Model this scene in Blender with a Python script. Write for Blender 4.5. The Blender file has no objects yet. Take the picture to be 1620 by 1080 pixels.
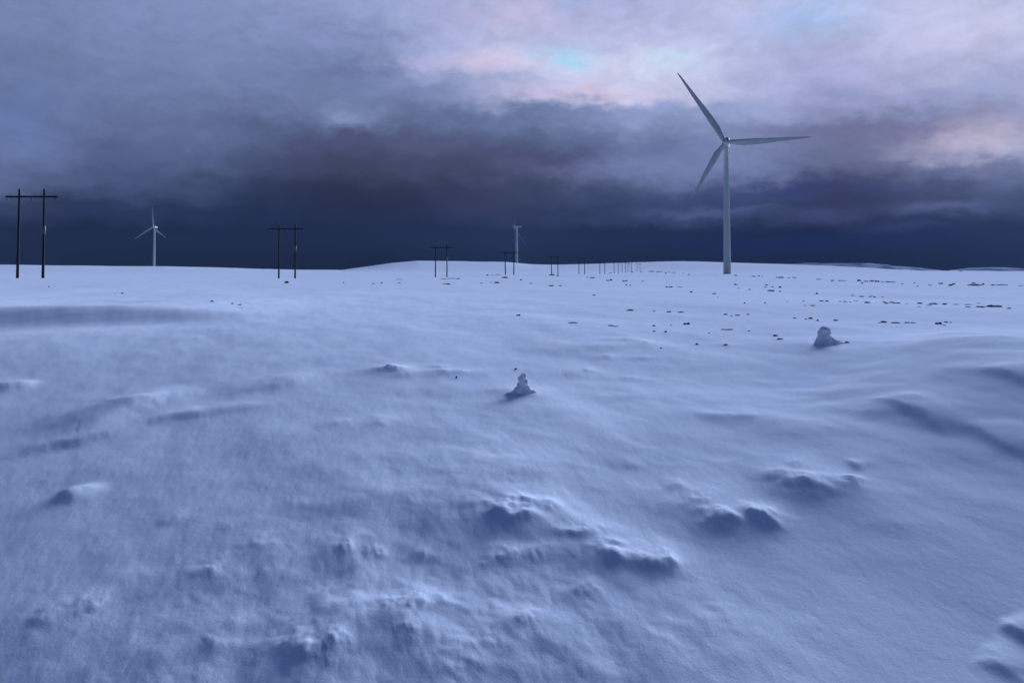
import bpy, bmesh, math, random
import numpy as np
from mathutils import Vector, Matrix
R = math.radians
random.seed(7)
S = bpy.context.scene
COL = S.collection

# ------------------------------------------------------------------ camera
F = 1271.0                      # focal length in pixels of the 1620 px wide photograph
PITCH = R(2.0); CZ = 1.30; SHIFT = 160.0
cam_d = bpy.data.cameras.new('camera'); cam = bpy.data.objects.new('camera', cam_d); COL.objects.link(cam)
cam.location = (0, 0, CZ); cam.rotation_euler = (math.pi/2 + PITCH, 0, 0)
cam_d.sensor_fit = 'HORIZONTAL'; cam_d.sensor_width = 36.0; cam_d.lens = 36.0*F/1620.0
cam_d.shift_y = -SHIFT/1620.0; cam_d.clip_start = 0.05; cam_d.clip_end = 20000
S.camera = cam

def ray(px, py):
    """unit direction of the view ray through a point of the 1620x1080 photograph"""
    a = (px-810.0)/F; b = (540.0-SHIFT-py)/F
    v = np.array([a, math.cos(PITCH)-b*math.sin(PITCH), math.sin(PITCH)+b*math.cos(PITCH)])
    return v/np.linalg.norm(v)
def at(px, py, Y):
    d = ray(px, py); k = Y/d[1]
    return np.array([0, 0, CZ]) + d*k

# ------------------------------------------------------------------ exposure
S.view_settings.view_transform = 'Standard'; S.view_settings.look = 'None'
S.view_settings.exposure = 0.95; S.view_settings.gamma = 1.0
try: S.view_settings.use_curve_mapping = False
except Exception: pass
S.cycles.max_bounces = 6; S.cycles.diffuse_bounces = 3; S.cycles.volume_bounces = 1

# ------------------------------------------------------------------ sun
SUN_AZ, SUN_EL = 30.0, 9.0      # degrees clockwise from the view direction (+Y), elevation
sl = bpy.data.lights.new('sun', 'SUN'); sl.energy = 5.0; sl.angle = R(38); sl.color = (0.555, 0.70, 1.0)
so = bpy.data.objects.new('sun', sl); COL.objects.link(so)
sd = Vector((math.sin(R(SUN_AZ))*math.cos(R(SUN_EL)), math.cos(R(SUN_AZ))*math.cos(R(SUN_EL)), math.sin(R(SUN_EL))))
so.rotation_euler = (-sd).to_track_quat('-Z', 'Y').to_euler()

# ------------------------------------------------------------------ sky
def lin(c): 
    c = c/255.0
    return c/12.92 if c <= 0.04045 else ((c+0.055)/1.055)**2.4
GX = list(range(0, 1601, 100))
GY = [10, 60, 100, 140, 180, 220, 260, 300, 340, 370, 410]
GL = np.array([
 [130,137,141,146,153,158,165,173,188,172,178,190,196,188,192,196,194],
 [126,130,134,139,143,143,150,176,192,190,188,184,182,174,184,198,196],
 [120,125,129,133,133,124,134,182,204,220,214,204,184,174,174,184,184],
 [116,119,122,126,128,123,130,140,170,204,214,188,172,160,160,168,168],
 [114,111,112,114,111,128,122,116,116,134,146,152,154,138,120,130,152],
 [120,113,107,104,96,84,92,96,92,98,116,136,142,118,110,158,176],
 [112,105,92,90,78,58,60,72,76,80,112,122,128,100,84,100,120],
 [102,86,70,68,58,42,44,52,62,66,86,98,84,60,64,80,94],
 [48,42,41,46,46,36,38,44,50,54,60,60,48,38,48,66,62],
 [31,29,29,33,32,30,34,39,44,40,38,36,32,30,33,46,44],
 [27,26,25,25,24,24,26,30,35,33,30,28,26,26,28,34,38]], float)
def gl(px, py):
    px = min(max(px, 0), 1600); py = min(max(py, GY[0]), GY[-1])
    i = min(int(px//100), 15); fx = px/100 - i
    j = max(k for k in range(len(GY)) if GY[k] <= py); j = min(j, len(GY)-2); fy = (py-GY[j])/(GY[j+1]-GY[j])
    a = GL[j, i]*(1-fx)+GL[j, i+1]*fx; b = GL[j+1, i]*(1-fx)+GL[j+1, i+1]*fx
    return a*(1-fy)+b*fy
def px_of(az, el):
    d = np.array([math.sin(R(az))*math.cos(R(el)), math.cos(R(az))*math.cos(R(el)), math.sin(R(el))])
    dd = d[1]*math.cos(PITCH)+d[2]*math.sin(PITCH); u = -d[1]*math.sin(PITCH)+d[2]*math.cos(PITCH)
    return 810+F*d[0]/dd, 540-SHIFT-F*u/dd
def azel(px, py):
    d = ray(px, py); return math.degrees(math.atan2(d[0], d[1])), math.degrees(math.asin(d[2]))
def tone(L):
    xs = [20, 34, 60, 95, 125, 150, 180, 205, 240]
    r = np.interp(L, xs, [.64, .67, .82, .875, .875, .905, .95, .985, 1.0])
    b = np.interp(L, xs, [1.90, 1.78, 1.52, 1.42, 1.35, 1.31, 1.235, 1.165, 1.06])
    return (lin(L*r), lin(L), lin(min(L*b, 250)), 1)

W = bpy.data.worlds.new('World'); S.world = W; W.use_nodes = True
nt = W.node_tree; nt.nodes.clear()
class NG:
    """small helper for writing node trees"""
    def __init__(s, nt): s.nt = nt
    def n(s, t, **k):
        x = s.nt.nodes.new(t)
        for a, v in k.items(): setattr(x, a, v)
        return x
    def put(s, sock, v):
        if isinstance(v, bpy.types.NodeSocket): s.nt.links.new(v, sock)
        else: sock.default_value = v
    def m(s, op, a, b=0.0, c=None, clamp=False):
        x = s.n('ShaderNodeMath', operation=op, use_clamp=clamp); s.put(x.inputs[0], a); s.put(x.inputs[1], b)
        if c is not None: s.put(x.inputs[2], c)
        return x.outputs[0]
    def vm(s, op, a, b=(0, 0, 0)):
        x = s.n('ShaderNodeVectorMath', operation=op); s.put(x.inputs[0], a); s.put(x.inputs[1], b); return x.outputs[0]
    def noise(s, vec, scale, detail=3, rough=.5, dist=0.0, color=False):
        x = s.n('ShaderNodeTexNoise'); s.put(x.inputs['Vector'], vec); x.inputs['Scale'].default_value = scale
        x.inputs['Detail'].default_value = detail; x.inputs['Roughness'].default_value = rough; x.inputs['Distortion'].default_value = dist
        return x.outputs['Color' if color else 'Fac']
    def mr(s, v, a, b, c=0.0, d=1.0, smooth=True):
        x = s.n('ShaderNodeMapRange'); x.interpolation_type = 'SMOOTHSTEP' if smooth else 'LINEAR'
        s.put(x.inputs[0], v); 
        for i, q in enumerate((a, b, c, d)): s.put(x.inputs[i+1], q)
        return x.outputs[0]
    def mix(s, f, a, b, mode='MIX'):
        x = s.n('ShaderNodeMix', data_type='RGBA', blend_type=mode); s.put(x.inputs[0], f); s.put(x.inputs[6], a); s.put(x.inputs[7], b)
        return x.outputs[2]
    def xyz(s, v):
        x = s.n('ShaderNodeSeparateXYZ'); s.put(x.inputs[0], v); return x.outputs
    def comb(s, a, b, c=0.0):
        x = s.n('ShaderNodeCombineXYZ'); s.put(x.inputs[0], a); s.put(x.inputs[1], b); s.put(x.inputs[2], c); return x.outputs[0]
g = NG(nt)
tc = g.n('ShaderNodeTexCoord'); D = g.vm('NORMALIZE', tc.outputs['Generated'])
dx, dy, dz = g.xyz(D)[:3]
DEG = 57.29578
az0 = g.m('MULTIPLY', g.m('ARCTAN2', dx, dy), DEG); el0 = g.m('MULTIPLY', g.m('ARCSINE', dz), DEG)
# cloud wisps: the whole pattern is warped by noise that is stretched sideways
elw = g.mr(el0, 0.5, 6.0)
q = g.comb(az0, g.m('MULTIPLY', el0, 1.9), 0)
n1 = g.noise(q, 0.16, 5, .6, color=True); n1 = g.xyz(n1)
n2 = g.noise(q, 0.5, 6, .62, color=True); n2 = g.xyz(n2)
def warp(a, b, A, B):  # centred sum of two noises
    return g.m('ADD', g.m('MULTIPLY', g.m('SUBTRACT', a, .5), A), g.m('MULTIPLY', g.m('SUBTRACT', b, .5), B))
az = g.m('ADD', az0, g.m('MULTIPLY', warp(n1[0], n2[0], 6.0, 3.2), g.m('ADD', g.m('MULTIPLY', elw, .8), .2)))
el = g.m('ADD', el0, g.m('MULTIPLY', warp(n1[1], n2[1], 3.0, 1.9), g.m('ADD', g.m('MULTIPLY', elw, .65), .35)))
fac = g.m('MULTIPLY_ADD', az, 1/100.0, 0.5, clamp=True)
ELS = [azel(810, y)[1] for y in (412, 372, 342, 302, 262, 222, 182, 142, 102, 60, 10)]
AZS = [-44 + 5.5*i for i in range(17)]
col = None
for i, e in enumerate(ELS):
    cr = g.n('ShaderNodeValToRGB'); r_ = cr.color_ramp; r_.interpolation = 'EASE'
    while len(r_.elements) < 17: r_.elements.new(0.5)
    for k, a in enumerate(AZS):
        x, y = px_of(max(min(a, 32), -32), e); r_.elements[k].position = (a+50)/100; r_.elements[k].color = tone(gl(x, y))
    g.put(cr.inputs[0], fac)
    if col is None: col = cr.outputs[0]
    else: col = g.mix(g.mr(el, ELS[i-1], e), col, cr.outputs[0])
# away from the photographed part: a plain, even overcast
def rgb(r, g_, b): return (lin(r), lin(g_), lin(b), 1)
OVER = g.mix(g.mr(el, 22, 60), rgb(82, 101, 154), rgb(56, 76, 129))
col = g.mix(g.mr(el, 19, 34), col, OVER)
REAR = g.mix(g.mr(el, 2, 30), rgb(29, 40, 72), rgb(50, 71, 122))
col = g.mix(g.m('MULTIPLY', g.mr(g.m('ABSOLUTE', az0), 50, 105), g.mr(el, 75, 40)), col, REAR)
# tinted patches: blue gaps and rosy lit edges
def blob(px, py, sx, sy, c, k, add=False):
    global col
    a, e = azel(px, py)
    u = g.m('DIVIDE', g.m('SUBTRACT', az, a), sx/22.2); v = g.m('DIVIDE', g.m('SUBTRACT', el, e), sy/22.2)
    w = g.m('EXPONENT', g.m('MULTIPLY', g.m('ADD', g.m('MULTIPLY', u, u), g.m('MULTIPLY', v, v)), -1.0))
    w = g.m('MULTIPLY', w, k)
    col = g.mix(w, col, rgb(*c))
blob(893, 94, 46, 17, (140, 224, 255), .95)
blob(1068, 100, 55, 14, (188, 220, 250), .6)
blob(1060, 60, 120, 26, (196, 198, 232), .5)
blob(1500, 60, 150, 40, (198, 200, 232), .5)
blob(1280, 30, 70, 24, (160, 198, 245), .6)
blob(900, 10, 45, 20, (152, 184, 236), .6)
blob(560, 178, 42, 13, (150, 168, 212), .6)
blob(830, 20, 120, 34, (198, 186, 218), .55)
blob(780, 100, 100, 16, (214, 194, 222), .6)
blob(930, 150, 130, 13, (214, 198, 226), .7)
blob(990, 112, 150, 22, (206, 208, 238), .55)
blob(640, 250, 150, 64, (66, 64, 98), .5)
blob(520, 225, 90, 34, (64, 68, 104), .55)
blob(560, 330, 120, 30, (36, 42, 72), .6)
blob(760, 330, 90, 20, (58, 64, 100), .5)
blob(1545, 216, 95, 22, (206, 198, 222), .85)
blob(1330, 120, 130, 45, (172, 168, 214), .45)
blob(1400, 210, 200, 24, (100, 100, 148), .6)
blob(850, 262, 85, 20, (84, 84, 124), .5)
blob(1260, 300, 150, 20, (52, 64, 116), .6)
blob(1080, 350, 240, 10, (64, 76, 124), .3)
blob(1250, 385, 260, 16, (22, 32, 84), .55)
blob(1000, 262, 110, 20, (116, 126, 176), .7)
blob(1160, 276, 110, 22, (112, 122, 172), .65)
blob(870, 246, 80, 15, (66, 70, 108), .7)
blob(1050, 230, 55, 9, (98, 106, 156), .7)
blob(1000, 318, 110, 10, (54, 64, 112), .6)
blob(1120, 338, 110, 8, (86, 100, 150), .65)
blob(1270, 303, 150, 13, (40, 52, 104), .7)
blob(1310, 343, 55, 14, (74, 80, 126), .6)
blob(1490, 328, 70, 10, (96, 106, 156), .65)
blob(1440, 362, 60, 7, (56, 68, 118), .6)
blob(1330, 200, 150, 15, (98, 102, 150), .6)
blob(1490, 262, 90, 10, (86, 92, 140), .6)
blob(190, 262, 42, 46, (76, 86, 130), .55)
blob(560, 48, 90, 10, (126, 130, 176), .6)
blob(570, 112, 70, 10, (104, 112, 158), .6)
blob(20, 180, 60, 50, (104, 128, 184), .5)
blob(1070, 88, 45, 9, (200, 224, 250), .6)
# streaks and grain of the cloud deck
st = g.noise(g.comb(az0, g.m('MULTIPLY', el0, 2.0), 3.0), 0.22, 6, .6, .9)
st2 = g.noise(g.comb(az0, g.m('MULTIPLY', el0, 1.6), 9.0), 0.8, 6, .65, .3)
gain = g.m('ADD', 1.0, g.m('ADD', g.m('MULTIPLY', g.m('SUBTRACT', st, .5), .42), g.m('MULTIPLY', g.m('SUBTRACT', st2, .5), .30)))
gain = g.m('ADD', g.m('MULTIPLY', g.m('SUBTRACT', gain, 1.0), g.mr(el0, 0.3, 7, .25, 1)), 1.0)
gain = g.m('MULTIPLY', gain, 2**-.95)        # the picture is exposed half a stop up
cm = g.vm('MULTIPLY', col, g.comb(gain, gain, gain))
sky = g.n('ShaderNodeTexSky'); sky.sky_type = 'NISHITA'; sky.sun_disc = False
sky.sun_elevation = R(SUN_EL); sky.sun_rotation = R(SUN_AZ); sky.altitude = 300; sky.dust_density = .4
bg1 = g.n('ShaderNodeBackground'); nt.links.new(sky.outputs[0], bg1.inputs[0]); bg1.inputs[1].default_value = 0.05
bg2 = g.n('ShaderNodeBackground'); nt.links.new(cm, bg2.inputs[0]); bg2.inputs[1].default_value = 1.0
mx = g.n('ShaderNodeMixShader'); g.put(mx.inputs[0], g.mr(el0, 3, 12, 1.0, 0.96)); nt.links.new(bg1.outputs[0], mx.inputs[1]); nt.links.new(bg2.outputs[0], mx.inputs[2])
wo = g.n('ShaderNodeOutputWorld'); nt.links.new(mx.outputs[0], wo.inputs[0])
W.cycles.sampling_method = 'MANUAL'; W.cycles.sample_map_resolution = 512

# ------------------------------------------------------------------ materials
def mat(name):
    m = bpy.data.materials.new(name); m.use_nodes = True; n = m.node_tree; n.nodes.clear()
    gg = NG(n); b = gg.n('ShaderNodeBsdfPrincipled'); o = gg.n('ShaderNodeOutputMaterial'); n.links.new(b.outputs[0], o.inputs[0])
    return m, gg, b
def snow_material(name, rock=False):
    m, a, b = mat(name)
    P = a.n('ShaderNodeNewGeometry').outputs['Position']
    t = a.noise(P, 0.9, 3, .5)
    c = a.mix(a.mr(t, .3, .7), (0.83, 0.86, 0.92, 1), (0.89, 0.905, 0.94, 1))
    if rock:
        x, y, z = a.xyz(P)[:3]
        pn = a.noise(a.comb(a.m('MULTIPLY', x, .35), y, a.m('MULTIPLY', z, 2.2)), 0.05, 5, .65)
        c = a.mix(a.mr(pn, .30, .60), c, (0.17, 0.22, 0.33, 1))
    a.put(b.inputs['Base Color'], c); b.inputs['Roughness'].default_value = .85
    b.inputs['Specular IOR Level'].default_value = 0.0
    # wind-carved grain: fine crystals, then centimetre crust, then small ripples stretched along the wind
    mp = a.n('ShaderNodeMapping'); a.put(mp.inputs[0], P); mp.inputs['Rotation'].default_value = (0, 0, R(16)); mp.inputs['Scale'].default_value = (1, .75, 1)
    h1 = a.noise(P, 70, 4, .7); h2 = a.noise(mp.outputs[0], 24, 4, .6); h3 = a.noise(mp.outputs[0], 5.0, 4, .55, .3)
    hh = a.m('ADD', a.m('MULTIPLY', h1, .0026), a.m('ADD', a.m('MULTIPLY', h2, .0028), a.m('MULTIPLY', h3, .004)))
    bp = a.n('ShaderNodeBump'); bp.inputs['Strength'].default_value = .8; bp.inputs['Distance'].default_value = 1.0
    a.put(bp.inputs['Height'], hh); m.node_tree.links.new(bp.outputs[0], b.inputs['Normal'])
    return m
M_SNOW = snow_material('snow'); M_FAR = snow_material('rocky_snow', True)
def plain(name, c1, c2, sc, rough=.6, spec=.4, stretch=1.0, bump=0.0, metal=0):
    m, a, b = mat(name)
    P = a.n('ShaderNodeTexCoord').outputs['Object']
    mp = a.n('ShaderNodeMapping'); a.put(mp.inputs[0], P); mp.inputs['Scale'].default_value = (1, 1, stretch)
    t = a.noise(mp.outputs[0], sc, 5, .6); a.put(b.inputs['Base Color'], a.mix(a.mr(t, .3, .7), c1+(1,), c2+(1,)))
    b.inputs['Roughness'].default_value = rough; b.inputs['Specular IOR Level'].default_value = spec; b.inputs['Metallic'].default_value = metal
    if bump:
        bp = a.n('ShaderNodeBump'); bp.inputs['Distance'].default_value = bump; a.put(bp.inputs['Height'], t); m.node_tree.links.new(bp.outputs[0], b.inputs['Normal'])
    return m
M_TOWER = plain('painted_steel', (.42, .445, .44), (.48, .495, .49), .25, .8, .15, .12)
M_BLADE = plain('blade_gelcoat', (.40, .43, .43), (.46, .485, .48), .3, .7, .2)
M_DARK = plain('dark_vent', (.012, .012, .014), (.03, .03, .03), 2, .6)
M_POLE = plain('tarred_timber', (.010, .009, .009), (.030, .026, .024), 6, .85, .2, .08, .01)
M_IRON = plain('galvanised_iron', (.05, .05, .055), (.09, .09, .095), 8, .6, .4)
def rock_material():
    m, a, b = mat('lichen_rock')
    G = a.n('ShaderNodeNewGeometry'); P = G.outputs['Position']
    t = a.noise(P, 7, 5, .65); c = a.mix(a.mr(t, .3, .7), (.008, .010, .018, 1), (.028, .030, .042, 1))
    nz = a.xyz(G.outputs['Normal'])[2]
    s_ = a.mr(a.m('ADD', nz, a.m('MULTIPLY', a.m('SUBTRACT', a.noise(P, 9, 3, .6), .5), .5)), .90, .97)
    a.put(b.inputs['Base Color'], a.mix(s_, c, (.86, .88, .92, 1))); b.inputs['Roughness'].default_value = .9
    b.inputs['Specular IOR Level'].default_value = .2
    bp = a.n('ShaderNodeBump'); bp.inputs['Distance'].default_value = .02; a.put(bp.inputs['Height'], t); m.node_tree.links.new(bp.outputs[0], b.inputs['Normal'])
    return m
M_ROCK = rock_material()

# ------------------------------------------------------------------ noise for the snow relief
def _h(ix, iy, s):
    n = (ix.astype(np.int64)*374761393 + iy.astype(np.int64)*668265263 + s*974634777) & 0xffffffff
    n = ((n ^ (n >> 13))*1274126177) & 0xffffffff
    return ((n ^ (n >> 16)) & 0xffff)/65535.0
def vn(x, y, s=0):
    ix = np.floor(x); iy = np.floor(y); fx = x-ix; fy = y-iy
    fx = fx**3*(fx*(fx*6-15)+10); fy = fy**3*(fy*(fy*6-15)+10)
    a = _h(ix, iy, s); b = _h(ix+1, iy, s); c = _h(ix, iy+1, s); d = _h(ix+1, iy+1, s)
    return (a*(1-fx)+b*fx)*(1-fy)+(c*(1-fx)+d*fx)*fy - .5
def fbm(x, y, o=4, s=0, gain=.5):
    t = 0; a = 1.0
    for k in range(o):
        c, n = math.cos(.5+.9*k), math.sin(.5+.9*k)      # every octave on its own axes, so no grid shows
        p, q = (x*c-y*n)*1.93**k, (x*n+y*c)*1.93**k
        t = t + a*.6*(vn(p+17.3*k, q-9.1*k, s+k)+vn((p*.8-q*.6)*1.1+5.7, (p*.6+q*.8)*1.1+3.1, s+k+50)); a *= gain
    return t*1.15
def ss(x, a, b):
    t = np.clip((x-a)/(b-a), 0, 1); return t*t*(3-2*t)

# ------------------------------------------------------------------ terrain
SKY_X = [-900, 0, 100, 243, 330, 400, 470, 540, 580, 620, 660, 740, 800, 840, 880, 930, 1000, 1080, 1150, 1230, 1300, 1400, 1460, 1540, 1620, 2600]
SKY_V = [421, 418.5, 420, 421.3, 422.5, 425, 426.5, 427, 421.5, 416, 412.8, 413.5, 414.5, 418, 419, 418, 415, 413, 415, 417.5, 420, 425, 428, 428, 429, 430]
PY_ = [-60, 0, 4, 8, 14, 25, 40, 60, 85, 111, 178, 270, 330, 432, 494, 578, 684, 800]
PZ_ = [-1.2, -1.75, -1.05, -.58, -.22, -.05, -.10, -.25, -.28, -.20, -.85, -1.55, -1.40, -2.02, -2.15, -2.55, -2.8, -2.5]
def smooth_interp(x, xs, ys):
    xs = np.array(xs, float); ys = np.array(ys, float); m = np.gradient(ys, xs)
    i = np.clip(np.searchsorted(xs, x)-1, 0, len(xs)-2); h = xs[i+1]-xs[i]; t = np.clip((x-xs[i])/h, 0, 1)
    return ((2*t**3-3*t**2+1)*ys[i] + (t**3-2*t**2+t)*h*m[i] + (-2*t**3+3*t**2)*ys[i+1] + (t**3-t**2)*h*m[i+1])
def base(X, Y):
    r = np.hypot(X, Y); th = np.arctan2(X, np.maximum(Y, 1e-3)); px = 810+F*np.tan(np.clip(th, -1.0, 1.0))
    d = np.where(Y > 0, np.maximum(Y, r*.55), Y*.5)
    z = smooth_interp(np.clip(d, -60, 800), PY_, PZ_)
    z = z + .28*np.exp(-((X+72)/32)**2-((Y-108)/26)**2)                     # slight rise under the near pole frame
    v = np.interp(px, SKY_X, SKY_V) + .5*fbm(px/60, px*0, 3, 5)
    dist = np.maximum(r, 1)*np.maximum(np.cos(np.clip(th, -1, 1)), .5)
    zr = CZ + 1500*(424.4-v)/F
    z = z + .055*np.minimum(X+.8, 0)*np.exp(-(r/7.5)**2) - .48*ss(-X, .5, 9)*(1-ss(Y, 7, 20.5))*(Y > 0)
    k = ss(dist, 800, 1500)
    z = z*(1-k) + zr*k
    z = z - 45*ss(dist, 1530, 2300)
    return z
def gpos(px, py, zfun):
    """where the view ray of a photo point meets the snow"""
    d = ray(px, py); t = np.concatenate([np.linspace(1.5, 60, 3000), np.geomspace(60.2, 1600, 3000)])
    X = d[0]*t; Y = d[1]*t; Z = CZ+d[2]*t; below = Z < zfun(X, Y)
    if not below.any(): return None
    i = int(np.argmax(below)); return float(X[i]), float(Y[i]), float(Z[i])
# wind ridges: (points of the crest, height, steep side width, gentle side width)
RIDGES = []
def ridge(pts, A, ws, wg, side=(.9, .35)):      # side: direction in which the gentle side lies
    P = np.array([gpos(x, y, base)[:2] for x, y in pts]); t = np.linspace(0, len(P)-1, 12*(len(P)-1)+1)
    RIDGES.append((np.stack([smooth_interp(t, range(len(P)), P[:, 0]), smooth_interp(t, range(len(P)), P[:, 1])], -1), A, ws, wg, side))
LS = (-.8, .6)
ridge([(-60, 738), (0, 720), (60, 708), (140, 696), (230, 668), (340, 652), (445, 638)], .055, .18, .45, LS)
ridge([(85, 694), (120, 680), (175, 656), (236, 634), (315, 616)], .11, .34, .60, LS)
ridge([(-30, 622), (15, 613), (62, 600)], .07, .18, .40, LS)
ridge([(340, 618), (440, 610), (500, 594), (560, 588)], .04, .25, .5, LS)
# broad swells of the near bank
ridge([(60, 1120), (240, 1010), (430, 915), (620, 820), (840, 725), (980, 650)], .065, .5, 1.0, LS)
ridge([(1180, 960), (1250, 850), (1330, 740), (1420, 640), (1520, 572), (1660, 520)], .12, 1.0, 2.4, (.8, .5))
ridge([(420, 1120), (560, 1020), (700, 930)], .03, .25, .4, LS)
ridge([(830, 560), (960, 548), (1080, 545)], .05, .5, .8, (0, 1))
# carved scoops on the other edge
ridge([(1375, 648), (1430, 668), (1480, 692), (1515, 712)], .038, .10, .40)
ridge([(1530, 694), (1575, 716), (1640, 752)], .05, .12, .45)
ridge([(1545, 628), (1590, 640), (1660, 662)], .06, .15, .6)
ridge([(1345, 742), (1372, 757)], .022, .05, .12)
ridge([(1338, 766), (1362, 784)], .028, .06, .12)
ridge([(1580, 985), (1640, 1010)], .04, .09, .22)
ridge([(1540, 1030), (1640, 1072)], .03, .10, .22)
ridge([(100, 800), (128, 770)], .045, .07, .2)
# lumps and broken crust: (x, y, width px, height m, stretch in depth)
LUMPS = []
def lump(x, y, w, A, k=1.0, rot=0.0):
    X, Y, Z = gpos(x, y, base); D = math.hypot(X, Y); LUMPS.append((X, Y, .5*w*D/F, A, k, rot))
for a in [(822, 822, 104, .15, .75, .1), (868, 808, 46, .05, 1), (925, 850, 60, .06, .9, -.4), (965, 880, 70, .065, .8, -.4), (1020, 900, 80, .075, .7, -.35), (1060, 890, 50, .05, 1),
          (798, 884, 60, .05, .8), (850, 878, 56, .045, .8), (770, 890, 40, .02, 1), (930, 936, 42, .035, 1), (615, 968, 60, .045, .9), (660, 966, 44, .04, 1.2), (838, 985, 40, .035, 1.2),
          (800, 1010, 110, .03, 1), (1105, 800, 70, .055, .8, -.4), (1150, 830, 66, .10, .9), (1205, 824, 56, .10, .9, -.3), (1285, 784, 84, .13, .9, -.2), (1240, 765, 80, .045, .8),
          (1262, 745, 30, .04, 1.4), (1350, 782, 40, .04, .9), (1075, 770, 60, .03, .8), (1145, 662, 60, .045, .6), (1185, 664, 36, .03, .8), (622, 588, 46, .20, .7, -.3), (642, 596, 30, .05, .8),
          (712, 592, 62, .12, .5), (690, 582, 30, .04, .6), (480, 1030, 120, .06, .9), (525, 1040, 60, .05, 1.3), (545, 880, 30, .04, 1.4), (600, 880, 30, .03, 1.2), (665, 880, 44, .035, 1),
          (410, 865, 50, .025, 1), (330, 905, 40, .03, 1.2), (138, 960, 50, .03, 1), (70, 985, 60, .03, 1), (350, 1020, 50, .025, 1), (120, 790, 36, .03, 1.3), (1000, 735, 30, .02, 1),
          (700, 955, 50, .03, 1), (740, 1060, 90, .03, 1), (1150, 990, 90, .02, 1.5), (640, 1010, 60, .03, 1), (1440, 660, 40, .03, .8),
          (968, 540, 26, .06, .6), (982, 538, 20, .05, .6), (1000, 540, 30, .10, .6), (1022, 544, 30, .06, .6), (963, 565, 24, .06, .7), (1020, 567, 24, .06, .7), (934, 586, 22, .06, .8), (908, 592, 44, .07, .8),
          (1000, 596, 24, .04, .8), (995, 626, 60, .04, .6), (1150, 546, 34, .07, .6), (1330, 541, 20, .10, .8), (1290, 552, 40, .06, .8), (535, 672, 40, .04, .8), (604, 672, 26, .03, .8),
          (610, 668, 60, .02, 1), (270, 825, 40, .02, 1), (1600, 560, 80, .05, 1), (1480, 548, 120, .08, .8), (1308, 545, 70, .10, .8), (832, 624, 60, .07, .8), (785, 618, 50, .04, .8), (1300, 1000, 160, .015, 1.5)]:
    lump(*a)
_c, _s = math.cos(R(-17)), math.sin(R(-17))
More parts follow.
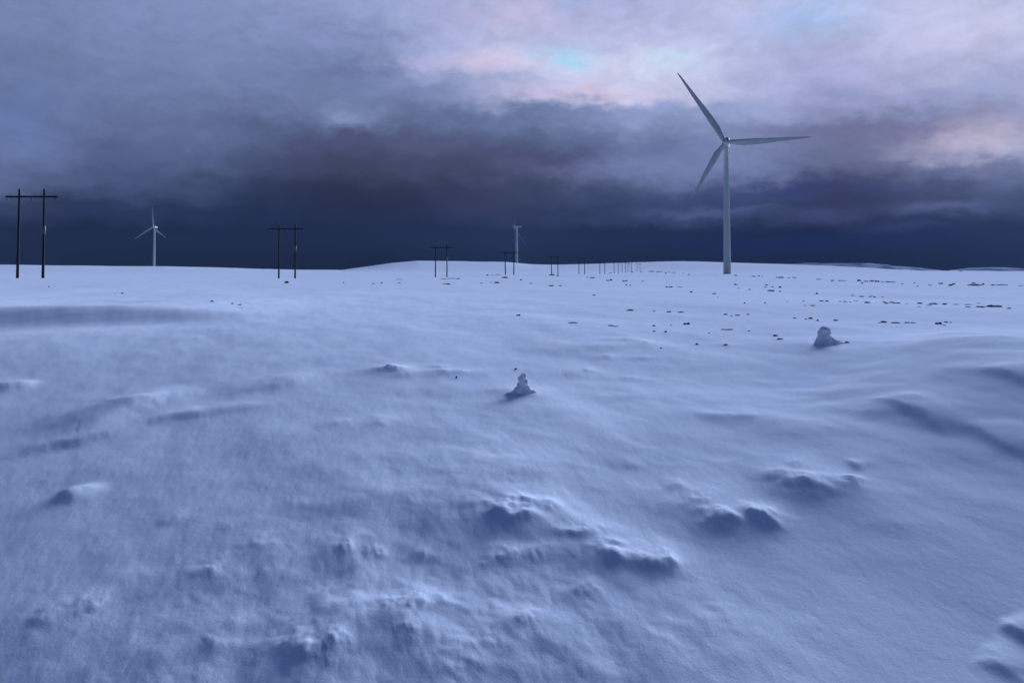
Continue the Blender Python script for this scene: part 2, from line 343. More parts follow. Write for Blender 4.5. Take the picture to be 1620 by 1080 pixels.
def terrain(X, Y):
    X = np.asarray(X, float); Y = np.asarray(Y, float)
    z = base(X, Y); r = np.hypot(X, Y)
    u = X*_c - Y*_s; v = X*_s + Y*_c                                # v runs along the wind
    near = 1-ss(r, 60, 160)
    # broad undulation
    z = z + .10*fbm(u/9, v/16, 3, 11)*ss(r, 6, 14)*near + .35*fbm(X/70, Y/90, 3, 21)*ss(r, 60, 130)*(1-.6*ss(r, 500, 900))
    z = z + .030*fbm(u/2.2, v/5.0, 3, 31)*ss(r, 3, 8)*near
    # big cornice of the drift on one side, with its steep face towards the camera
    yl = 21.4 + .35*np.sin(X*.55) + .12*(X+12) 
    fade = 1-ss(X, -11.5, -6.0)
    st_ = 1/(1+np.exp(-np.clip((Y-yl)/.30, -40, 40)))
    z = z + .40*fade*st_*np.exp(-np.maximum(Y-yl, 0)/9.0) - .10*fade*np.exp(-((Y-yl+1.6)/1.6)**2)
    # shallow hollow beyond the near bank, and the crest of the bank by the other edge
    z = z - .09*np.exp(-((X-5.0)/3.6)**2-((Y-11.8)/1.5)**2)
    z = z + .42*np.exp(-(np.where(X < 7.2+.25*(Y-11), 1.0, .45)*(X-7.2-.25*(Y-11))/2.3)**2-((Y-11.5)/3.6)**2)
    m = r < 40
    if m.any():
        x = X[m]; y = Y[m]; dz = np.zeros_like(x)
        wx = x + .05*fbm(x*5, y*5, 3, 61) + .10*fbm(x*1.3, y*1.3, 2, 62); wy = y + .06*fbm(x*5+9, y*5, 3, 63) + .14*fbm(x*1.3, y*1.3, 2, 64)
        for pts, A, ws, wg, sid in RIDGES:
            P = np.array(pts); best = np.full(x.shape, 1e9); sg = np.zeros_like(x); tt = np.zeros_like(x)
            L = np.hypot(*np.diff(P, axis=0).T); cum = np.concatenate([[0], np.cumsum(L)])
            bb = (x > P[:, 0].min()-3) & (x < P[:, 0].max()+3) & (y > P[:, 1].min()-3) & (y < P[:, 1].max()+3)
            if not bb.any(): continue
            bx = wx[bb]; by = wy[bb]; best = np.full(bx.shape, 1e9); sg = np.zeros_like(bx); tt = np.zeros_like(bx)
            for i in range(len(P)-1):
                d = P[i+1]-P[i]; n_ = np.hypot(*d); d = d/n_
                t = np.clip((bx-P[i, 0])*d[0]+(by-P[i, 1])*d[1], 0, n_); ex = bx-P[i, 0]-d[0]*t; ey = by-P[i, 1]-d[1]*t
                dd = np.hypot(ex, ey); c = dd < best; best[c] = dd[c]
                nx, ny = (-d[1], d[0])
                if nx*sid[0]+ny*sid[1] < 0: nx, ny = -nx, -ny
                sg[c] = (ex*nx+ey*ny)[c]; tt[c] = ((cum[i]+t)/cum[-1])[c]
            w = ws+(wg-ws)/(1+np.exp(-sg/(.25*ws))); prof = np.exp(-(best/w)**2)
            dz[bb] += A*prof*np.clip(np.sin(np.pi*tt), 0, 1)**1.25*(1+.35*vn(bx*1.7, by*1.7, 71))
        for X0, Y0, rr, A, k, rot in LUMPS:
            R_ = max(rr*4, .3); bb = (np.abs(x-X0) < R_) & (np.abs(y-Y0) < R_*2)
            if not bb.any(): continue
            wv = rr*1.0
            nx_ = .55*fbm(x[bb]/wv*.6, y[bb]/wv*.6, 2, 81); ny_ = .55*fbm(x[bb]/wv*.6+7, y[bb]/wv*.6, 2, 83)
            bx = x[bb]+wv*nx_-X0; by = y[bb]+wv*ny_-Y0
            c, s = math.cos(rot), math.sin(rot); p = (bx*c+by*s)/rr; q_ = (-bx*s+by*c)/(rr*k*1.25)
            q_ = np.where(q_ < 0, q_*1.5, q_*.8); p = np.where(p < 0, p*.9, p*1.25)
            rad = np.sqrt(p*p+q_*q_); dz[bb] += (.50 if Y0 < 7.5 else .38)*A*((.6+.55*fbm(x[bb]/wv*1.9, y[bb]/wv*1.9, 3, 87))*np.exp(-(rad/.95)**2.2)+.6*np.exp(-(rad/1.9)**2))*(1+.4*ny_)
        # small-scale relief: rough, pitted crust in the middle and on one side, smooth wind slab on the other
        rough = np.clip(.30+.9*np.exp(-((x+.6)/2.0)**2-((y-4.6)/2.2)**2) - .55*ss(x, .9, 2.2)*(1-ss(y, 5.2, 6.6)), .12, 1.1)
        U = x*_c-y*_s; V = x*_s+y*_c
        dz += rough*(.040*fbm(U/.55, V/.75, 3, 91)+.008*fbm(U/.22, V/.34, 2, 93)+.006*np.abs(fbm(U/.10, V/.14, 2, 95)))
        dz +=   .0015*fbm(U/.06, V/.16, 2, 99)*(1-ss(r[m], 9, 16)) + .010*fbm(U/1.3, V/2.2, 3, 101) + .042*fbm(U/1.5, V/2.3, 2, 105)*ss(r[m], 2, 4)*(1-ss(r[m], 9, 14))
        z[m] += dz
    return z

def build_mesh(name, verts, faces, material, smooth=True):
    me = bpy.data.meshes.new(name); me.from_pydata(verts, [], faces); me.update()
    if smooth: me.polygons.foreach_set('use_smooth', [True]*len(me.polygons))
    me.materials.append(material); o = bpy.data.objects.new(name, me); COL.objects.link(o); return o
def grid_obj(name, X, Y, Z, material, wrap):
    nr, nc = X.shape; co = np.stack([X, Y, Z], -1).reshape(-1, 3).astype(np.float32)
    i = np.arange(nr-1)[:, None]; j = np.arange(nc if wrap else nc-1)[None, :]; j2 = (j+1) % nc
    quads = np.stack([i*nc+j, i*nc+j2, (i+1)*nc+j2, (i+1)*nc+j], -1).reshape(-1, 4)
    quads = quads[:, ::-1]
    me = bpy.data.meshes.new(name); me.vertices.add(len(co)); me.vertices.foreach_set('co', co.ravel())
    me.loops.add(quads.size); me.loops.foreach_set('vertex_index', quads.ravel().astype(np.int32))
    me.polygons.add(len(quads)); me.polygons.foreach_set('loop_start', np.arange(0, quads.size, 4, dtype=np.int32))
    me.polygons.foreach_set('use_smooth', np.ones(len(quads), bool)); me.update(calc_edges=True); me.validate()
    me.materials.append(material); o = bpy.data.objects.new(name, me); COL.objects.link(o); return o

ths = np.concatenate([np.linspace(R(-41), R(41), 1000), np.linspace(R(41), R(319), 140)[1:-1]])
inv = [1.3*F/(v-424.0) for v in np.arange(1500, 436, -1.4)]
rad = np.concatenate([[.05, .3, .6, .9, 1.2], np.linspace(1.5, inv[0], 4)[:-1], inv[::1], np.geomspace(inv[-1]*1.02, 3200, 110)])
TH, RR = np.meshgrid(ths, rad)
XX = RR*np.sin(TH); YY = RR*np.cos(TH)
ZZ = np.zeros_like(XX)
for k in range(0, XX.shape[0], 60): ZZ[k:k+60] = terrain(XX[k:k+60], YY[k:k+60])
snow = grid_obj('snow_ground', XX, YY, ZZ, M_SNOW, True); snow['kind'] = 'structure'
snow.shadow_terminator_geometry_offset = .25

# far ridge beyond the plateau, rocks showing through thin snow
hx = [1140, 1200, 1240, 1280, 1300, 1360, 1385, 1400, 1440, 1460, 1480, 1510, 1540, 1580, 1620, 1680, 1800, 2000]
hv = [440, 426, 418.5, 416, 416.6, 416.2, 417.5, 420, 422.5, 425.3, 429, 427.5, 423.8, 422.6, 425.8, 428, 430, 445]
pxs = np.linspace(1140, 2000, 420); YF = 2650.0
fr = np.linspace(0, 1, 40)
PXX, FR = np.meshgrid(pxs, fr)
top = np.interp(pxs, hx, hv)[None, :]
zt = CZ + YF*(424.4-top)/F
Xf = (PXX-810)/F*YF + 0*FR; Yf = YF - 420*(1-FR)**1.0 + 260*np.clip(FR-.72, 0, 1)*0
prof = np.sin(np.clip(FR/.75, 0, 1)*math.pi/2)**1.3 * (1-.9*ss(FR, .8, 1.0))
Yf = YF - 450 + FR*600
Xf = (PXX-810)/F*YF
Zf = -50 + (zt+50)*prof + 5.0*fbm(Xf/60, Yf/80, 4, 7)*np.sin(np.pi*np.clip(FR/.75, 0, 1))
far = grid_obj('far_ridge', Xf, Yf, Zf, M_FAR, False); far['kind'] = 'structure'

# ------------------------------------------------------------------ helpers for things
def tagt(o, label, cat, group=None):
    o['label'] = label; o['category'] = cat
    if group: o['group'] = group
def empty(name, loc):
    o = bpy.data.objects.new(name, None); o.location = loc; o.empty_display_size = .5; COL.objects.link(o); return o
def link(name, bm, material, parent=None, smooth=True):
    me = bpy.data.meshes.new(name); bm.to_mesh(me); bm.free()
    if smooth: me.polygons.foreach_set('use_smooth', [True]*len(me.polygons))
    me.materials.append(material); o = bpy.data.objects.new(name, me); COL.objects.link(o)
    if parent: o.parent = parent
    return o
def loft(bm, rings, cap=True, close=True):
    vs = [[bm.verts.new(p) for p in r] for r in rings]; n = len(vs[0])
    for a, b in zip(vs[:-1], vs[1:]):
        for i in range(n): bm.faces.new((a[i], a[(i+1) % n], b[(i+1) % n], b[i]))
    if cap: bm.faces.new(vs[0][::-1]); bm.faces.new(vs[-1])
    return vs
def ringz(cx, cy, z, r, n=24, wob=0): return [(cx+r*math.cos(2*math.pi*i/n), cy+r*math.sin(2*math.pi*i/n), z) for i in range(n)]
def tube(bm, p, q, r0, r1, n=10):
    p = Vector(p); q = Vector(q); d = (q-p).normalized(); a = d.orthogonal().normalized(); b = d.cross(a)
    loft(bm, [[p+(a*math.cos(t)+b*math.sin(t))*r0 for t in [2*math.pi*i/n for i in range(n)]], [q+(a*math.cos(t)+b*math.sin(t))*r1 for t in [2*math.pi*i/n for i in range(n)]]])
def box(bm, c, s, rot=None, bev=0.0):
    m = Matrix.Translation(c) @ (rot or Matrix.Identity(4)) @ Matrix.Diagonal((s[0], s[1], s[2], 1))
    g_ = bmesh.ops.create_cube(bm, size=1, matrix=m)
    if bev:
        es = list({e for v in g_['verts'] for e in v.link_edges}); bmesh.ops.bevel(bm, geom=es, offset=bev, segments=3, affect='EDGES')

# ------------------------------------------------------------------ wind turbines
def turbine(basepx, Y, hubpx, topz_px, tips, yaw, label, chord_scale=1.0, rbase=2.3, rtop=1.45):
    """tower foot and hub position from the photograph; each tip gives the direction and reach of one blade in the rotor plane"""
    X0 = float(at(basepx[0], basepx[1], Y)[0]); z0 = float(terrain(np.array([X0]), np.array([Y]))[0])
    root = empty('wind_turbine', (X0, Y, z0)); tagt(root, label, 'wind turbine', 'wind turbines on the plateau')
    ax = Vector((-math.sin(R(yaw)), -math.cos(R(yaw)), 0))          # rotor axis, out of the nose
    H = float(at(hubpx[0], topz_px, Y)[2]) - z0
    bm = bmesh.new(); rings = []
    for k in range(29):
        t = k/28; r = rbase+(rtop-rbase)*t**.9; z = -1.5+(H-1.2+1.5)*t
        rings.append(ringz(0, 0, z, r, 40))
    loft(bm, rings); tw = link('tower', bm, M_TOWER, root)
    # nacelle: a rounded box from behind the tower to the hub
    rz = Matrix.Rotation(math.atan2(ax.y, ax.x), 4, 'Z')
    bm = bmesh.new(); rr = []
    for (a, hw, hh, cz) in [(-8.2, 1.2, 1.1, .25), (-7.9, 1.55, 1.5, .15), (-5, 1.75, 1.75, .05), (0, 1.8, 1.8, 0), (2.6, 1.7, 1.75, 0), (3.3, 1.35, 1.4, 0)]:
        ring = []
        for i in range(28):
            t = 2*math.pi*i/28; c, s = math.cos(t), math.sin(t); p = 2/4.2
            ring.append(rz @ Vector((a, hw*math.copysign(abs(c)**p, c), H+cz+hh*math.copysign(abs(s)**p, s))))
        rr.append(ring)
    loft(bm, rr); na = link('nacelle', bm, M_TOWER, root)
    bm = bmesh.new(); c = rz @ Vector((-1.2, -.1, 0)); box(bm, (c.x, c.y, H+2.45), (3.4, 3.7, 2.0), rz, .1)
    link('cooler_top', bm, M_DARK, na, False)
    bm = bmesh.new(); hub = ax*4.9 + Vector((0, 0, H)); hv_ = []
    bx = ax.orthogonal().normalized(); by = ax.cross(bx)
    for a, r in [(-1.6, 1.55), (-1.2, 1.75), (0, 1.85), (1.0, 1.6), (1.8, 1.05), (2.2, .5), (2.32, .08)]:
        hv_.append([hub+ax*a+(bx*math.cos(2*math.pi*i/28)+by*math.sin(2*math.pi*i/28))*r for i in range(28)])
    loft(bm, hv_); hb = link('rotor_hub', bm, M_TOWER, root)
    hubw = Vector((X0, Y, z0))+hub; out = []
    for (tx, ty) in tips:
        d = Vector(ray(tx, ty)); o = Vector((0, 0, CZ)); t = (hubw-o).dot(ax)/d.dot(ax); tip = o+d*t; sp = tip-hubw; L = sp.length; sp.normalize()
        out.append(round(L, 1))
        ch = ax.cross(sp).normalized()                                # in-plane chord direction
        bm = bmesh.new(); rg = []
        for k in range(34):
            s_ = k/33; x = s_*L
            prof_ = np.interp(s_, [0, .03, .08, .20, .35, .6, .8, .93, .985, 1], [2.5, 2.6, 3.2, 4.0, 3.75, 2.6, 1.65, 1.05, .6, .12])*chord_scale
            th_ = np.interp(s_, [0, .05, .12, .25, .5, .8, 1], [1.0, .95, .62, .32, .22, .17, .14])*prof_
            tw_ = R(float(np.interp(s_, [0, .1, .3, 1], [14, 14, 8, 0])))
            cdir = ch*math.cos(tw_)+ax*math.sin(tw_); tdir = sp.cross(cdir)
            rnd = float(np.interp(s_, [0, .05, .16], [1, .9, 0])); off = (1-rnd)*.18*prof_
            bend = ax*(-.9*s_**2.2*L/40); ring = []
            for i in range(20):
                a = 2*math.pi*i/20; cx = math.cos(a)*.5*prof_; tt_ = math.sin(a)*.5*th_*(rnd+(1-rnd)*(.55+.45*math.cos(a)))
                ring.append(hub+sp*(1.0+x*(L-1.0)/L)+bend+cdir*(cx-off*1.0)+tdir*tt_)
            rg.append(ring)
        loft(bm, rg); link('blade', bm, M_BLADE, root)
    print('turbine', label[:30], 'H', round(H, 1), 'blades', out)
    return root
turbine((1150.5, 433), 490, (1148, 227), 227, [(1070.5, 114), (1285, 216), (1095, 313)], 20, 'tall grey wind turbine standing close by at the end of the pole line', .98)
turbine((243.5, 420), 1590, (242.5, 359.5), 359.5, [(211.5, 379), (262, 376), (240.5, 326)], 8, 'small distant wind turbine beyond the two big wooden pole frames', .95, 2.5, 1.5)
turbine((817.5, 418.5), 1440, (817, 358.5), 358.5, [(829.5, 388), (814.5, 391), (816, 345)], 84, 'faint distant wind turbine seen edge-on behind the small pole frames', .28, 2.5, 1.5)

# ------------------------------------------------------------------ pole line
def frame(xl, yl_, xr, yr_, ytop, Y, label, detail):
    PX = [float(at(x, 430, Y)[0]) for x in (xl, xr)]
    zt = [float(terrain(np.array([p]), np.array([Y]))[0]) for p in PX]; mx_ = sum(PX)/2; z0 = min(zt)
    Htop = float(at((xl+xr)/2, ytop, Y)[2]) - z0
    root = empty('power_pole', (mx_, Y, z0)); tagt(root, label, 'power pole', 'H-shaped wooden pole frames of the power line')
    for i, p in enumerate(PX):
        bm = bmesh.new(); n = 14; rings = []; x0 = p-mx_; lean = random.uniform(-.05, .05)
        for k in range(9):
            t = k/8; r = (.19 if detail else .24)-.06*t; rings.append(ringz(x0+lean*t+.02*math.sin(t*5+i*2+Y), 0, -.6+(Htop+.6)*t, r, n))
        loft(bm, rings); po = link('pole', bm, M_POLE, root)
        if detail and i == 1:
            bm = bmesh.new(); loft(bm, [ringz(x0+.02, 0, Htop*.50+q_, rr_, n) for q_, rr_ in ((0, .17), (.05, .225), (1.1, .22), (1.15, .16))]); link('splice_sleeve', bm, M_IRON, po)
        bm = bmesh.new()
        if detail:
            loft(bm, [ringz(x0+lean, 0, Htop-.02+q_, rr_, 12) for q_, rr_ in ((0, .10), (.05, .16), (.12, .16), (.2, .08), (.24, .02))]); link('cap', bm, M_IRON, po)
        else: bm.free()
    w = PX[1]-PX[0]; zc = Htop-.95
    for s in (-1, 1):
        bm = bmesh.new(); box(bm, (0, s*.19, zc), (w*2.05, .09, .22), None, .012); link('crossarm', bm, M_POLE, root, False)
    for k, xx in enumerate((-w*.98, 0, w*.98)):
        bm = bmesh.new(); z = zc-.12; prof_ = [(0, .03)]
        for j in range(5): prof_ += [(-.06-.08*j, .035), (-.075-.08*j, .10), (-.105-.08*j, .11), (-.12-.08*j, .035)]
        loft(bm, [ringz(xx, 0, z+a, b, 10) for a, b in prof_]); link('insulator', bm, M_IRON, root)
    return root
G_ = 'small wooden pole frame'
FR_ = [
 (28, 436, 68, 440, 300.5, 111, 'biggest and closest dark H-shaped wooden pole frame, with a sleeve on one pole'),
 (441, 440, 467, 440, 355, 171, 'second biggest dark H-shaped wooden pole frame, between the two closest hills of snow'),
 (689, 438, 707, 438, 387, 249, 'third dark H-shaped wooden pole frame, standing before the rounded snow hill'),
 (799.5, 434.5, 813, 434.5, 396, 335, 'fourth pole frame along the line, beside the faint edge-on turbine'),
 (872.5, 434, 882.7, 435, 404, 440, 'fifth wooden pole frame along the line, just past the faint turbine'),
 (916, 434, 924.8, 434, 408, 500, 'sixth wooden pole frame along the receding line'),
 (949, 433, 956.8, 433, 411, 575, 'seventh wooden pole frame along the receding line'),
 (971.5, 432, 978, 432, 413, 665, 'eighth wooden pole frame, small, in the crowded end of the line'),
 (984, 432, 989.5, 432, 414, 740, 'ninth wooden pole frame, small, in the crowded end of the line'),
 (993.6, 431, 998.8, 431, 415.5, 800, 'tenth wooden pole frame, last but one and tiny, near the line end'),
 (1007.8, 429, 1012.6, 429, 416, 880, 'eleventh and last tiny pole frame at the far end of the line')]
for i, a in enumerate(FR_): frame(*a, i < 3)

# ------------------------------------------------------------------ stones poking through the snow
ORD = 'first second third fourth fifth sixth seventh eighth ninth tenth eleventh twelfth thirteenth fourteenth fifteenth sixteenth seventeenth eighteenth nineteenth twentieth'.split()
def z5(l): return [(1040+a[0]/5.786, 380+a[1]/5.786, a[2]/5.786) + tuple(a[3:]) for a in l]
def z6(l): return [(1300+a[0]/5.0625, 380+a[1]/5.0625, a[2]/5.0625) + tuple(a[3:]) for a in l]
def z3(l): return [(740+a[0]/5.0625, 340+a[1]/5.0625, a[2]/5.0625) + tuple(a[3:]) for a in l]
def z2(l): return [(380+a[0]/4.263, 320+a[1]/4.263, a[2]/4.263) + tuple(a[3:]) for a in l]
CL = [   # (row, end it is counted from, stones: x, y, width [, height px])
 ('row between poles and tall turbine', 'pole-line', z3([(1475,452,45,1.6),(1535,454,45,1.2)]) + z5([(20,288,45,1.2),(75,297,20),(105,292,15),(150,295,30,1.2),(235,300,10),(290,312,20)])),
 ('row beside the tall turbine foot', 'tower', z5([(720,320,25,1.8),(880,330,40,1.2),(930,326,20),(960,330,10),(1095,338,20),(1133,340,50,2),(1205,343,20),(1258,340,35,1.6),(1480,357,40,1.2),(1605,367,25,1.2)])),
 ('line just before the tall tower', 'pole-line', z5([(90,425,18),(120,427,40),(210,428,50,1),(310,470,20,3.6),(525,487,35,2),(555,520,10)])),
 ('cluster between tall turbine and snow pillar', 'tower', z5([(720,403,25,1.6),(745,437,12),(845,448,22,2.4),(1000,408,20,1.5),(988,430,20,1.5),(1055,427,18,1.5),(1125,430,25,2),(1040,458,55,2.4),(1128,465,22,2)])),
 ('scatter beyond the snow pillar', 'tower', z5([(800,572,18,2),(985,570,20,2),(1190,560,15,1),(1340,557,25,1),(1355,598,20,1),(1425,597,45,1.8),(1460,482,22,4),(1500,553,30,2),(1555,555,30,2)])),
 ('string beyond the crusted snow tussocks', 'pole-line', z3([(1303,760,50,2.4),(1493,771,20)]) + z5([(112,655,45,1.8),(220,656,55,2)])),
 ('string midway between turbine and near bank', 'pole-line', z5([(627,677,35,2),(680,692,20,1),(740,685,45,1.5),(830,677,25,1.8)])),
 ('short string beyond the snow pillar', 'tower', z5([(1260,712,30,1.3),(1360,720,15),(1405,712,40,2.6),(1467,732,30,2.2)])),
 ('loose specks around the broad flat stone', 'pole-line', z5([(125,775,15,1.4),(75,832,15,1.2),(475,848,15,1.5),(840,830,20,1.4)]) + [(974,516,9,1),(965.5,515,8,1.2),(1035,524,4,1.2),(1035,515,5,2),(1053,525,4,1.2)]),
 ('dense dark row below the far ridge', 'turbine', z6([(90,321,20,1.2),(145,323,15),(180,323,40,1),(303,321,30,2.4),(325,340,18,1.6),(350,328,15,1.8),(365,328,15,1.8),(405,326,35,2),(447,328,30,2.4),(485,332,12,1.6),(550,333,80,1.5)])),
 ('broken row under the far ridge dip', 'turbine', z6([(650,350,20,1),(745,343,20,1.8),(770,368,20,1),(870,360,25,1),(957,346,28,2.6),(1032,359,30,2),(1058,350,24,2.2),(1220,343,30,1.6),(1245,357,110,2.8),(1300,350,25,2.4),(1370,358,25,1.6),(1450,356,90,1.4),(1600,365,40,1.2)])),
 ('thin row behind the long dark outcrop', 'turbine', z6([(250,441,28,1.5),(325,448,30,2),(388,450,20,2),(402,447,15,2),(425,453,22,2.4),(490,455,15,1.2)])),
 ('faint start of the outcrop row', 'turbine', z6([(10,487,18,1.4),(43,486,25,2),(150,490,20,1.2),(190,490,30,1.2),(230,493,12,1.8),(280,485,40,.9)])),
 ('middle of the outcrop row', 'turbine', z6([(372,497,40,2.6),(505,493,30,2),(520,503,30,2.2),(565,496,40,2.2),(610,501,60,2),(683,507,12)])),
 ('row leading up to the long outcrop', 'turbine', z6([(790,503,40,3),(785,532,30,1.2),(865,520,45,1.4),(905,506,60,3),(985,509,35,2.2),(1080,513,35,1.2),(1180,515,50,1.2),(1175,534,40,2),(1260,505,20,1)])),
 ('sparse string before the outcrop row', 'turbine', z6([(120,640,38,2),(460,662,15,1),(500,652,45,2.8),(600,660,60,1.8),(685,658,40,2),(740,660,40,1),(985,680,20,1),(1000,655,30,1.4),(1035,658,15,1)])),
 ('pair on the plateau edge', 'turbine', z6([(1010,242,30,1),(1120,248,25,1)])),
 ('scatter under the fourth pole frame', 'hill', z3([(157,481,15,2),(195,482,12),(240,476,40,1),(298,500,45,2.4),(428,518,20,2),(237,541,40,2),(190,540,20,1),(508,547,15),(110,545,20,1)])),
 ('scatter under fifth and sixth frames', 'hill', z3([(675,478,40,2.2),(722,485,20,2),(667,567,35,1.6),(742,567,25,1.2),(960,500,20,1),(1003,502,35,1.6),(1012,641,25,1.5)])),
 ('scatter before the crowded frames', 'hill', z3([(1120,524,18,2),(1148,519,22,2.2),(1143,465,20,1),(1250,530,20,1.5),(1270,527,22,2),(1403,530,12),(1272,560,18,1.8),(1300,563,15,1.5),(1315,457,18),(1390,456,12),(1597,575,20,2)])),
 ('scatter between second and third frames', 'second-frame', z2([(697,543,8,1.6),(897,548,15,1.8),(953,543,12,2),(1072,519,45,.9),(1072,545,20,1)])),
 ('double row at the third frame', 'second-frame', z2([(1375,517,50,1),(1435,513,60,1.3),(1470,514,20,1.6),(1375,549,25,1),(1405,551,30,1.8)])),
]
SINGLE = [
 (1087, 511.5, 11, 3.6, 'broad flat dark stone lying alone in front of the tall turbine', 1),
 (1153, 521, 23, 1.4, 'thin long dark rock edge like a stick in front of the tall turbine', 1),
 (1228, 530.5, 8.5, 2.4, 'dark stone, upper of two short slabs just beside the snow pillar', 1),
 (1235, 535.7, 11, 1.9, 'dark stone, lower of two short slabs just beside the snow pillar', 1),
 (1103, 544, 7.5, 2.6, 'small dark stone at the edge of the near bank, closest below the tall turbine', 1),
 (1046, 550.5, 3.5, 2.4, 'tiny dark stone at the end of the crusted snow tussocks', 1),
 (1149, 545, 7, 1.4, 'half buried greyish stone beside the closest stone below the tall turbine', 1),
 (820.2, 498, 7, 2.8, 'lone rounded black stone on the plain above the small snow mound', 1),
 (816, 583.5, 5, 2.6, 'small black stone tip just above the leaning snow mound', 1),
 (722, 596.5, 3.2, 3.8, 'tiny upright dark stone tip at the end of a low snow ripple', 1),
 (907, 510.3, 16, 1.4, 'thin dark stone edge lying alone between poles and tussocks', 1),
 (1574, 483.5, 28, 4.6, 'longest black rock outcrop, arched, at the end of the outcrop row', 1),
 (1551, 485, 17, 2.2, 'low black rock slab joined to the longest outcrop on its turbine side', 1),
 (1597, 487.3, 9, 2.2, 'short black rock at the outer end of the longest outcrop', 1),
 (1486, 511, 11, 3.8, 'thick black rock with a pointed tail in front of the outcrop row', 1),
 (1340.5, 541.5, 9, 2.2, 'greyish stone almost buried right behind the snow pillar', 1),
 (452.5, 446.3, 8.5, 3.2, 'ragged dark stone beside the second pole frame', 1),
 (192.5, 463.3, 6, 2.4, 'lone dark stone on the plain behind the long drift edge', 1),
 (182.5, 463.7, 3, 1.2, 'tiny speck of stone beside the lone stone behind the drift edge', 1),
 (335, 476, 7, 2.6, 'curved dark stone on the snow past the end of the drift edge', 1),
 (367, 480, 6, 1.6, 'small dark stone, inner of two past the end of the drift edge', 1),
 (378.5, 481.8, 7, 1.3, 'small dark stone, outer of two past the end of the drift edge', 1),
 (77.4, 453.3, 2.6, 1.6, 'tiny stone at the foot of the biggest pole frame', 1),
 (381, 481.5, 2, 1.2, 'speck of stone touching the outer stone past the drift edge', 1),
]
STONE = []
def make_stone(seed, long):
    rnd = random.Random(seed); bm = bmesh.new(); bmesh.ops.create_icosphere(bm, subdivisions=3, radius=1)
    n = 1 if not long else 3; bumps = [(rnd.uniform(-.8, .8), rnd.uniform(.45, 1.0), rnd.uniform(.15, .4)) for _ in range(4+3*n)]
    P = np.array([v.co[:] for v in bm.verts]); k1 = fbm(P[:, 0]*1.9+seed*3.1, P[:, 1]*1.9+P[:, 2]*1.3, 3, seed); k2 = fbm(P[:, 2]*3+seed, P[:, 0]*3.0, 2, seed+5)
    for v, a, b in zip(bm.verts, k1, k2):
        x = v.co.x; hgt = .35+sum(h_*math.exp(-((x-c)/w_)**2) for c, h_, w_ in bumps)*.8
        v.co *= 1+.34*a; v.co.z = (max(v.co.z, -.5))*min(hgt, 1.15)*(1+.35*b); v.co.y *= .8
        # flat, broken facets
        v.co.z = round(v.co.z*4.5)/4.5*.55+v.co.z*.45
    me = bpy.data.meshes.new('stone'); bm.to_mesh(me); bm.free()
    zs = [v.co.z for v in me.vertices]; zm = max(zs); xm = max(abs(v.co.x) for v in me.vertices)
    for v in me.vertices: v.co.z /= zm; v.co.x /= xm
    me.materials.append(M_ROCK); return me
STONE = [make_stone(s+3, False) for s in range(7)]; LONG = [make_stone(s+40, True) for s in range(5)]
T_CACHE = {}
def ground(px, py):
    p = gpos(px, py, terrain)
    return p
nst = 0
def stone(px, py, w, h, label, group):
    global nst
    p = ground(px, py+h*.45)
    if p is None: print('no ground', px, py); return
    X, Y, Z = p; k = Y/F; o = bpy.data.objects.new('stone', (LONG if w > 3.2*h else STONE)[nst % (5 if w > 3.2*h else 7)]); COL.objects.link(o)
    hz = h*k*(.62 if Y < 60 else .95)+.012; o.location = (X, Y+w*k*.2, Z-.02*hz); o.scale = (w*k*.5, w*k*.30, hz*1.02)
    o.rotation_euler = (0, 0, random.uniform(-.25, .25)+(math.pi if random.random() < .5 else 0)); nst += 1
    tagt(o, label, 'stone', group)
for name, end, lst in CL:
    lst = sorted(lst)
    for i, a in enumerate(lst):
        w = a[2]; h = a[3] if len(a) > 3 else 1.4
        kind = 'long low stone' if w > 9 else ('stone' if w > 4.5 else 'tiny stone')
        stone(a[0], a[1], w*1.25, h, f'{kind}, {ORD[i]} from {end} end of {name}', 'dark stones poking out of the snow')
for x, y, w, h, lab, _ in SINGLE: stone(x, y, w, h, lab, 'dark stones poking out of the snow')

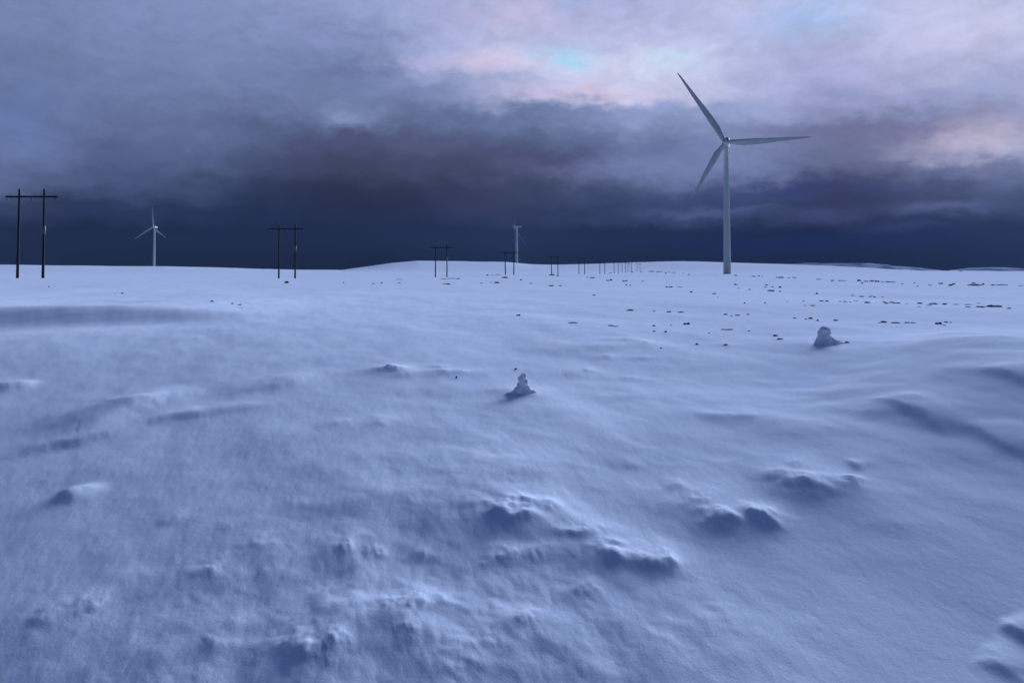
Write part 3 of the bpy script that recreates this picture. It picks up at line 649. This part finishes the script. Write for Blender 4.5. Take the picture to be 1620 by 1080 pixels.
# ------------------------------------------------------------------ snow-crusted lumps standing up from the ground
def snow_lump(px, py, hpx, blobs, label, seed):
    X, Y, Z = ground(px, py); k = Y/F; bm = bmesh.new(); rnd = random.Random(seed)
    for (bx, bz, r, by) in blobs:       # pixels relative to the base point
        m = Matrix.Translation((bx*k, by*k, bz*k)) @ Matrix.Diagonal((r*k, r*k*.9, r*k*.92, 1)); bmesh.ops.create_icosphere(bm, subdivisions=3, radius=1, matrix=m)
    P = np.array([v.co[:] for v in bm.verts])/(hpx*k)
    n_ = fbm(P[:, 0]*4+seed, P[:, 2]*4+P[:, 1]*3, 3, seed); n3 = fbm(P[:, 1]*9+seed, P[:, 2]*9+P[:, 0]*5, 2, seed+1)
    for v, a, b in zip(bm.verts, n_, n3): v.co += Vector((a*.07+b*.04, b*.07, a*.05-b*.04))*(hpx*k)
    o = link('snow_lump', bm, M_SNOW); o.location = (X, Y, Z)
    rm = o.modifiers.new('join', 'REMESH'); rm.mode = 'VOXEL'; rm.voxel_size = hpx*k/60; rm.use_smooth_shade = True
    sm = o.modifiers.new('soften', 'SMOOTH'); sm.factor = .5; sm.iterations = 7
    tagt(o, label, 'snow lump'); return o
snow_lump(1304, 544, 30, [(0, 21, 7.5, 0), (-4, 17, 6.5, 0), (6, 18, 6.5, 2), (1, 13, 8, 0), (-5, 9, 7.5, -1), (-7, 4, 7.5, 0), (2, 6, 9, 2), (8, 7, 8, 4), (-11, 0, 6, 0), (14, 3, 8, 6), (21, 0, 7, 6), (28, -4, 8, 6), (0, -3, 15, 1), (16, -4, 13, 5)],
          'knobbly pillar of crusted snow standing at the far edge of the near bank', 3)
snow_lump(826, 622, 34, [(2, 27, 4.6, 0), (0, 22, 6.6, 0), (3, 17, 7.5, 1), (-1, 12, 8, 1), (4, 8, 8.5, 3), (-5, 4, 8, 0), (6, 2, 9, 4), (-12, -2, 8, 0), (-20, -6, 8, 1), (14, -2, 9, 8), (2, -4, 13, 3)],
          'leaning crusted snow stump in the middle of the near bank', 8)
print('stones', nst)

# ------------------------------------------------------------------ haze
HAZE = 0.00005
if HAZE:
    bm = bmesh.new(); box(bm, (0, 0, 30), (6600, 6600, 190))
    hm = bpy.data.materials.new('haze'); hm.use_nodes = True; n = hm.node_tree; n.nodes.clear()
    pv = n.nodes.new('ShaderNodeVolumePrincipled'); ou = n.nodes.new('ShaderNodeOutputMaterial'); n.links.new(pv.outputs[0], ou.inputs['Volume'])
    pv.inputs['Color'].default_value = (.10, .14, .24, 1); pv.inputs['Density'].default_value = HAZE; pv.inputs['Anisotropy'].default_value = 0.0
    hz_ = link('haze', bm, hm, None, False); hz_['kind'] = 'stuff'
